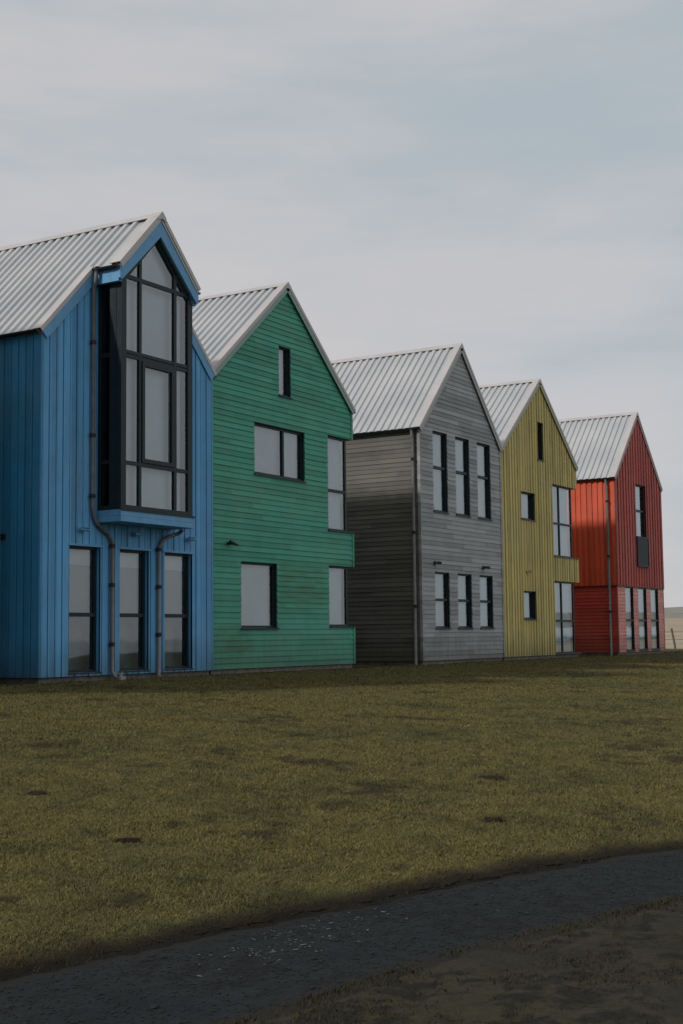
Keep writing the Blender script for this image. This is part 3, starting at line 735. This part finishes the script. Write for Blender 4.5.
M['hill'] = mat_ground('far_hill', ((.19, .19, .17), (.23, .225, .20), (.26, .24, .20)), .01, .05)

# lawn
xs = np.concatenate([np.arange(-8, 2.5, .4), np.arange(2.5, 14, .05), np.arange(14, 30, .12), np.arange(30, 64.1, .4)])
v = np.concatenate([np.linspace(0, .12, 45)[:-1], np.linspace(.12, .5, 70)[:-1], np.linspace(.5, 1, 75)])
X = np.repeat(xs[:, None], len(v), 1); ye = path_edge(xs) + edge_rag(xs)
Y = ye[:, None] + (17.5 - ye[:, None]) * v[None, :]
Z = lawn_h(X, Y)
lawn = grid_mesh('lawn', X, Y, Z, M['turf'], {'bare': bare(X, Y)}); tag(lawn, 'sloping mossy lawn of dry olive and green grass below the houses', 'lawn', kind='structure')
X2 = np.repeat(xs[:, None], 30, 1); Y2 = np.repeat(np.linspace(17.5, 60, 30)[None, :], len(xs), 0)
yard = grid_mesh('yard', X2, Y2, lawn_h(X2, Y2) - .003, M['turf'], {'bare': X2 * 0}); tag(yard, 'level ground behind and between the houses', 'ground', kind='structure')
# soil bank between turf and path
w = np.linspace(0, 1, 12); xb = np.arange(-8, 20, .04)
X = np.repeat(xb[:, None], 12, 1); yb = path_edge(xb) + edge_rag(xb)
wd = .03 + .08 * fbm(xb * 2.1, xb * 0, 71)
Y = yb[:, None] + .02 - (wd[:, None] + .03) * w[None, :]
top = lawn_h(xb, yb + .02); Z = top[:, None] + (PZ - .01 - top[:, None]) * (1 - (1 - w[None, :]) ** 1.7) + .03 * (fbm(X * 12, Y * 12, 73) - .5)
bank = grid_mesh('soil_bank', X, Y, Z, M['soil']); tag(bank, 'ragged dark soil edge where the lawn drops to the path', 'bank', kind='structure')
# path
w = np.linspace(-.2, 1.4, 76); xp = np.concatenate([np.arange(-8, 2.5, .3), np.arange(2.5, 12, .04), np.arange(12, 30, .3)])
X = np.repeat(xp[:, None], 76, 1); ye = path_edge(xp); Y = ye[:, None] - path_w(xp)[:, None] * w[None, :] 
def path_z(x, y): return PZ + .012 * (fbm(x * 9, y * 9, 81) - .5) + .02 * (fbm(x * 1.2, y * 1.2, 83) - .5)
path = grid_mesh('path', X, Y, path_z(X, Y), M['path'], {'edge': np.clip(np.abs(w[None, :] - .52) / .5, 0, 1.3) ** 2.5 * .72 + X * 0}); tag(path, 'dark cinder path running past the foot of the lawn', 'path', kind='structure')
# near verge
w = np.concatenate([np.linspace(0, .2, 60)[:-1], np.linspace(.2, 1, 40)]); X = np.repeat(xp[:, None], len(w), 1)
yn = path_edge(xp) - path_w(xp) + .22 * (fbm(xp * 1.4, xp * 0 + 9, 91, 5) - .5); Y = yn[:, None] + (-12 - yn[:, None]) * w[None, :]
def verge_z(x, y, k): return PZ + .005 + .03 * k * fbm(x * 2.2, y * 2.2, 93) + .035 * k * (fbm(x * 9, y * 9, 95) - .3)
kk = np.clip((yn[:, None] - Y) / .25, 0, 1)
verge = grid_mesh('muddy_verge', X, Y, verge_z(X, Y, kk) - .03 * (1 - kk), M['mud']); tag(verge, 'worn muddy grass strip on the near side of the path', 'verge', kind='structure')
# field to the horizon
def field_h(x, y):
    r = np.hypot(x, y); z = -.16 - .5 * np.clip((15 - y) / 30, 0, 2) * np.clip((x - 20) / 30, 0, 1) * 0
    z = np.where((x < 60) | (y < -25), -1.25, -.22) + np.clip((r - 60) / 400, 0, 1) ** 1.1 * 5.9 * np.clip((y + 30) / 40, 0, 1) * (x > 40)
    return z
xg = np.concatenate([np.linspace(-1500, -20, 20), np.linspace(-12, 56, 10), np.linspace(62, 120, 40), np.linspace(130, 600, 50), np.linspace(640, 1800, 15)])
yg = np.concatenate([np.linspace(-1500, -40, 30), np.linspace(-35, 80, 60), np.linspace(90, 400, 40), np.linspace(450, 1800, 15)])
X, Y = np.meshgrid(xg, yg, indexing='ij'); Z = field_h(X, Y) + .12 * (fbm(X * .05, Y * .05, 101) - .5) * (X > 60)
field = grid_mesh('field', X, Y, Z, M['field']); tag(field, 'pale straw field stretching away beyond the red house', 'field', kind='structure')
M['sea'] = mat_simple('grey_green_sea', (.03, .06, .065), .18, 0, .2, .02)
sx, sy = np.meshgrid(np.linspace(-1800, 2500, 40), np.linspace(-4000, -45, 60), indexing='ij')
sea = grid_mesh('sea', sx, sy, sx * 0 - 1.05, M['sea']); tag(sea, 'grey green sea out in front of the houses', 'sea', kind='structure')
# far low hills
an = np.linspace(rad(-20), rad(80), 160); rr = np.linspace(470, 900, 14); A, Rr = np.meshgrid(an, rr, indexing='ij')
prof = np.sin(np.clip((Rr - 470) / 300, 0, 1) * math.pi / 2)
hgt = 9. + 7 * fbm(np.degrees(A) * .09 + 2.6, A * 0, 111, 4) 
hills = grid_mesh('hills', Rr * np.cos(A), Rr * np.sin(A), 3 + prof * (hgt - 3) , M['hill']); tag(hills, 'low grey green hills on the horizon', 'hills', kind='structure')

# ------------------------------------------------------------------ GRASS
def grass(name, n, sampler, height, wscale, zf, density, mat, label, seed):
    r = np.random.default_rng(seed)
    x, y = sampler(r, n); dn = density(x, y); k = r.random(len(x)) < dn; x, y = x[k], y[k]
    d = np.hypot(x, y); z = zf(x, y) - .004; n = len(x)
    az = r.random(n) * 2 * math.pi; h = height(x, y) * r.uniform(.5, 1.35, n); wd = (.0014 + wscale * d) * r.uniform(.7, 1.3, n)
    lean = r.uniform(.4, 1.6, n) * h; la = r.random(n) * 2 * math.pi
    bx_, by_ = np.cos(az) * wd / 2, np.sin(az) * wd / 2; lx, ly = np.cos(la) * lean, np.sin(la) * lean
    V = np.stack([np.stack([x - bx_, y - by_, z], -1), np.stack([x + bx_, y + by_, z], -1),
                  np.stack([x + bx_ * .7 + lx * .4, y + by_ * .7 + ly * .4, z + h * .6], -1), np.stack([x - bx_ * .7 + lx * .4, y - by_ * .7 + ly * .4, z + h * .6], -1),
                  np.stack([x + lx, y + ly, z + h * .85], -1)], 1)
    me = bpy.data.meshes.new(name); me.vertices.add(n * 5); me.vertices.foreach_set('co', V.ravel().astype(np.float32))
    b = np.arange(n)[:, None] * 5; idx = np.concatenate([b + [0, 1, 2, 3], b + [3, 2, 4]], 1)
    me.loops.add(n * 7); me.loops.foreach_set('vertex_index', idx.ravel().astype(np.int32)); me.polygons.add(n * 2)
    ls = (np.arange(n)[:, None] * 7 + [0, 4]).ravel(); me.polygons.foreach_set('loop_start', ls.astype(np.int32)); me.polygons.foreach_set('loop_total', np.tile([4, 3], n).astype(np.int32))
    me.update(calc_edges=True)
    for key, a in (('bare', bare(x, y)), ('rnd', r.random(n))):
        at = me.attributes.new(key, 'FLOAT', 'POINT'); at.data.foreach_set('value', np.repeat(a, 5).astype(np.float32))
    me.materials.append(mat); o = bpy.data.objects.new(name, me); COL.objects.link(o); tag(o, label, 'grass', kind='stuff'); return o

def lawn_sampler(r, n):
    # distance-weighted sampling inside a wedge wider than the view
    d = 4.5 * (58 / 4.5) ** r.random(n) ; a = rad(90) - r.uniform(rad(38), rad(82), n)
    x, y = d * np.cos(a), d * np.sin(a)
    k = (y > path_edge(x) + edge_rag(x) - .10 * r.random(n) ** 2) & (y < 16.36) & (x < 62)
    return x[k], y[k]
grass('grass', 900000, lawn_sampler, lambda x, y: .013 + .018 * fbm(x * 1.8, y * 1.8, 121) + .09 * np.clip((y - 16.0) * 3, 0, 1) * fbm(x * 3, y * 3, 123) ** 2, .00045, lawn_h,
      lambda x, y: (1 - .80 * bare(x, y)), M['blade'], 'short dry olive grass covering the lawn', 3)
def verge_sampler(r, n):
    x = r.uniform(3.2, 11, n); y = path_edge(x) - path_w(x) - .04 - 2.6 * r.random(n) ** 1.3
    return x, y
grass('verge_grass', 60000, verge_sampler, lambda x, y: .014 + .016 * fbm(x * 1.8, y * 1.8, 131), .0005,
      lambda x, y: verge_z(x, y, np.clip((path_edge(x) - path_w(x) - y) / .25, 0, 1)), lambda x, y: np.clip((fbm(x * 1.6, y * 1.6, 133) * .6 + fbm(x * 7, y * 7, 135) * .4 - .40) * 5, 0.02, 1), M['blade'], 'thin trampled grass on the muddy near verge', 4)

# loose gravel of the path, too much to count: one object
mb = MB(); r = random.Random(5)
def stone(mb, x, y, z, s, r, flat=.6):
    n = len(mb.v); k = 6; pts = []
    for ring, (zz, rr) in enumerate(((-.3, .7), (.1, 1.), (.6, .6))):
        for i in range(k):
            a = 2 * math.pi * (i + .5 * ring) / k + r.uniform(-.2, .2); q = rr * s * r.uniform(.75, 1.2)
            mb.v.append((x + q * math.cos(a), y + q * math.sin(a) * .8, z + zz * s * flat))
    for ring in range(2):
        for i in range(k):
            j = (i + 1) % k; mb.f.append((n + ring * k + i, n + ring * k + j, n + (ring + 1) * k + j, n + (ring + 1) * k + i))
    mb.f.append(tuple(n + 2 * k + i for i in range(k)))
for i in range(7500):
    x = 3.4 + 8 * r.random(); e = float(path_edge(x)); wv = float(path_w(x)); y = e - .1 - (wv - .05) * r.random()
    stone(mb, x, y, float(path_z(np.array([x]), np.array([y]))[0]) + .002, (.004 + .007 * r.random() ** 2.5) * (2.2 if r.random() < .05 else 1), r)
tag(mb.build('gravel', mat_simple('dark_gravel', (.019, .023, .025), .8, 0, .3, 30.), smooth=False), 'fine dark gravel scattered over the path', 'gravel', kind='stuff')
# pale flat chips that lie in a drift on the path
M['chip'] = mat_simple('pale_stone_chip', (.12, .126, .128), .7, 0, .2, 40.)
chips = []
for k in range(6):
    mb = MB(); stone(mb, 0, 0, 0, 1., random.Random(50 + k), .16); me = mb.build('pale_chip', M['chip']); chips.append(me.data); bpy.data.objects.remove(me)
rc = random.Random(12); lst = []
for i in range(135):
    u, v = rc.gauss(0, .45), rc.gauss(0, .42)
    px = 300 + 72 * max(-1.4, min(1.6, u * 1.6)); py = 937 - 18 * max(-1.3, min(1.6, u * 1.6)) + 16 * max(-1.2, min(1.2, v * 1.5)); lst.append((px, py, rc.uniform(.006, .014) * (1.7 if rc.random() < .25 else 1)))
lst += [(498, 911, .012), (560, 930, .007), (520, 938, .013), (400, 972, .009), (446, 926, .007), (372, 938, .006)]
f_, pit, rol, yw, hc_ = CAM
Fv = np.array([math.sin(yw) * math.cos(pit), math.cos(yw) * math.cos(pit), math.sin(pit)]); R0 = np.array([math.cos(yw), -math.sin(yw), 0]); U0 = np.cross(R0, Fv)
Rv = math.cos(rol) * R0 + math.sin(rol) * U0; Uv = -math.sin(rol) * R0 + math.cos(rol) * U0
for (px, py, s) in lst:
    dv = Fv + Rv * (px - 341.5) / f_ + Uv * (512 - py) / f_; tt = (PZ - hc_) / dv[2]; x, y = dv[0] * tt, dv[1] * tt
    if not (float(path_edge(x)) - float(path_w(x)) + .02 < y < float(path_edge(x)) - .12): continue
    o = bpy.data.objects.new('pale_chip', chips[rc.randrange(6)]); COL.objects.link(o)
    o.location = (x, y, float(path_z(np.array([x]), np.array([y]))[0]) + s * .2); o.scale = (s, s * rc.uniform(.35, .7), s); o.rotation_euler.z = rc.uniform(0, 6.28)
    tag(o, 'small pale stone chip lying on the dark path', 'stone', 'pale stone chips on the path')

# low soil mounds on the lawn
for (px, py, s, lab) in ((36, 795, .075, 'small dark soil mound in the lawn at the left edge of the photo'), (491, 779, .11, 'flat dark clod of soil right of centre, upper of the two'),
                    (492, 821, .07, 'dark clod of soil right of centre, lower of the two'), (128, 842, .07, 'dark soil mound in the lower left of the lawn')):
    x, y = px_ground(px, py); mb = MB(); rr = random.Random(int(px))
    n = 18; rim = [(1.5 * s * rr.uniform(.6, 1.2) * math.cos(6.283 * k / n), .85 * s * rr.uniform(.6, 1.2) * math.sin(6.283 * k / n)) for k in range(n)]
    b0 = len(mb.v); mb.v += [(u, v, -.02) for u, v in rim] + [(u * .6, v * .6, .012 + .02 * rr.random()) for u, v in rim] + [(0, 0, .03)]
    for k in range(n): l = (k + 1) % n; mb.f += [(b0 + k, b0 + l, b0 + n + l, b0 + n + k), (b0 + n + k, b0 + n + l, b0 + 2 * n)]
    for q in range(60):
        a = rr.uniform(0, 6.28); k = min(.9, abs(rr.gauss(0, .5))); u, v = 1.25 * s * k * math.cos(a), .7 * s * k * math.sin(a)
        stone(mb, u, v, .022 * (1 - k), s * rr.uniform(.08, .22) * max(.4, 1.1 - k * .6), rr, .55)
    o = mb.build('soil_mound', M['crumb'], smooth=False); o.location = (x, y, float(lawn_h(np.array([x]), np.array([y]))[0])); o.rotation_euler.z = rr.uniform(-.6, .2) - .9
    tag(o, lab, 'soil mound')

# ------------------------------------------------------------------ FENCE beyond the red house
M['post'] = mat_simple('grey_fence_post', (.16, .14, .12), .85, 0, .2)
M['wire'] = mat_simple('fence_wire', (.3, .3, .3), .4, .7, .1)
FN = empty('wire_fence', (62.2, 19.9, -.25)); tag(FN, 'leaning post and wire fence in the straw field right of the red house', 'fence')
pts = [(-2.4 + 1.2 * 0, 5.2), (-.9, 2.6), (0, 0), (1.0, -2.6), (2.0, -5.2), (3.0, -7.8)]
for i, (x, y) in enumerate(pts):
    mb = MB(); l = -.09 if i == 2 else .02 * (i % 3 - 1); mb.tube([(x, y, -.3), (x + l * .3, y - l * .3, .3), (x - .1 * (i == 2), y - l * 1.6, 1.12)], [.055, .052, .048], 8); mb.build('post', M['post'], FN)
for z in (.95, .6):
    mb = MB(); mb.tube([(x - .03, y + (.1 if i == 2 else 0), z) for i, (x, y) in enumerate(pts)], .012, 6); mb.build('wire', M['wire'], FN)

# ------------------------------------------------------------------ SKY, SUN, CAMERA
SUN_EL, SUN_AZ = rad(34.5), rad(294)      # azimuth: clockwise from +Y; hazy sun behind the row, off to the left
w = bpy.data.worlds.new('World'); S.world = w; w.use_nodes = True; nt = w.node_tree; N = nt.nodes; Lk = nt.links
bg = N['Background']; bg.inputs['Strength'].default_value = .1
sky = N.new('ShaderNodeTexSky'); sky.sky_type = 'NISHITA'; sky.sun_disc = False; sky.sun_elevation = SUN_EL; sky.sun_rotation = SUN_AZ
sky.dust_density = 2.; sky.air_density = 1.
tc = N.new('ShaderNodeTexCoord')
def wn(vec, scale, sc, detail=5, rough=.55):
    mp = N.new('ShaderNodeMapping'); mp.inputs['Scale'].default_value = sc; Lk.new(vec, mp.inputs[0])
    n = N.new('ShaderNodeTexNoise'); n.inputs['Scale'].default_value = scale; n.inputs['Detail'].default_value = detail; n.inputs['Roughness'].default_value = rough; Lk.new(mp.outputs[0], n.inputs['Vector']); return n.outputs['Fac']
def wmath(op, a, b):
    n = N.new('ShaderNodeMath'); n.operation = op
    for i, v in enumerate((a, b)):
        if hasattr(v, 'links'): Lk.new(v, n.inputs[i])
        else: n.inputs[i].default_value = v
    return n.outputs[0]
def wmr(v, a, b):
    n = N.new('ShaderNodeMapRange'); Lk.new(v, n.inputs[0]); n.inputs[1].default_value = a; n.inputs[2].default_value = b; n.interpolation_type = 'SMOOTHSTEP'; return n.outputs[0]
def wmix(f, a, b):
    n = N.new('ShaderNodeMix'); n.data_type = 'RGBA'
    for s_, v in ((n.inputs[0], f), (n.inputs[6], a), (n.inputs[7], b)):
        if hasattr(v, 'links'): Lk.new(v, s_)
        else: s_.default_value = v
    return n.outputs[2]
D = tc.outputs['Generated']
n1 = wn(D, 1.6, (1, 1, 3.2)); n2 = wn(D, 4.5, (1, 1, 4.5))
dt = N.new('ShaderNodeVectorMath'); dt.operation = 'DOT_PRODUCT'; Lk.new(D, dt.inputs[0]); dt.inputs[1].default_value = (.55, -.28, .79)
v = wmath('ADD', wmath('MULTIPLY', n1, .35), wmath('ADD', wmath('MULTIPLY', n2, .32), wmath('MULTIPLY', dt.outputs['Value'], .55)))
cl = wmix(wmr(v, .52, .74), (5.95, 5.80, 5.90, 1), (4.35, 4.95, 5.35, 1))
# thicker, brighter cloud high overhead and on the seaward (facade) side
sp = N.new('ShaderNodeSeparateXYZ'); Lk.new(D, sp.inputs[0])
front = wmr(wmath('ADD', wmath('MULTIPLY', sp.outputs[1], -1.), wmath('MULTIPLY', sp.outputs[2], .35)), .05, .95)
cl = wmix(wmath('MULTIPLY', front, 1.), cl, (7.3, 7.25, 7.3, 1))
# dark cloud added low on the unseen left to dim the side walls
heavy = wmr(wmath('ADD', wmath('MULTIPLY', sp.outputs[0], -1.), wmath('MULTIPLY', sp.outputs[2], -.45)), -.1, .55)
cl = wmix(wmath('MULTIPLY', heavy, .62), cl, (1.2, 1.3, 1.45, 1))
fin = wmix(.92, sky.outputs[0], cl)
Lk.new(fin, bg.inputs['Color'])

sd = bpy.data.lights.new('sun', 'SUN'); sd.energy = 2.1; sd.angle = rad(2.6); sd.color = (1, .96, .9)
so = bpy.data.objects.new('sun', sd); COL.objects.link(so)
dirv = Vector((math.sin(SUN_AZ) * math.cos(SUN_EL), math.cos(SUN_AZ) * math.cos(SUN_EL), math.sin(SUN_EL)))
so.rotation_euler = dirv.to_track_quat('Z', 'Y').to_euler(); so.location = dirv * 40

cd = bpy.data.cameras.new('camera'); co = bpy.data.objects.new('camera', cd); COL.objects.link(co); S.camera = co
cd.sensor_fit = 'HORIZONTAL'; cd.sensor_width = 24.; cd.lens = CAM[0] / 683 * 24.; cd.clip_end = 6000; cd.clip_start = .05
Rm3 = Matrix((Rv, Uv, -Fv)).transposed()
co.matrix_world = Matrix.Translation((0, 0, CAM[4])) @ Rm3.to_4x4()

S.render.engine = 'CYCLES'; S.render.resolution_x = 683; S.render.resolution_y = 1024
S.view_settings.view_transform = 'Standard'; S.view_settings.look = 'None'; S.view_settings.exposure = 0; S.view_settings.gamma = 1
S.cycles.max_bounces = 8; S.cycles.transparent_max_bounces = 16
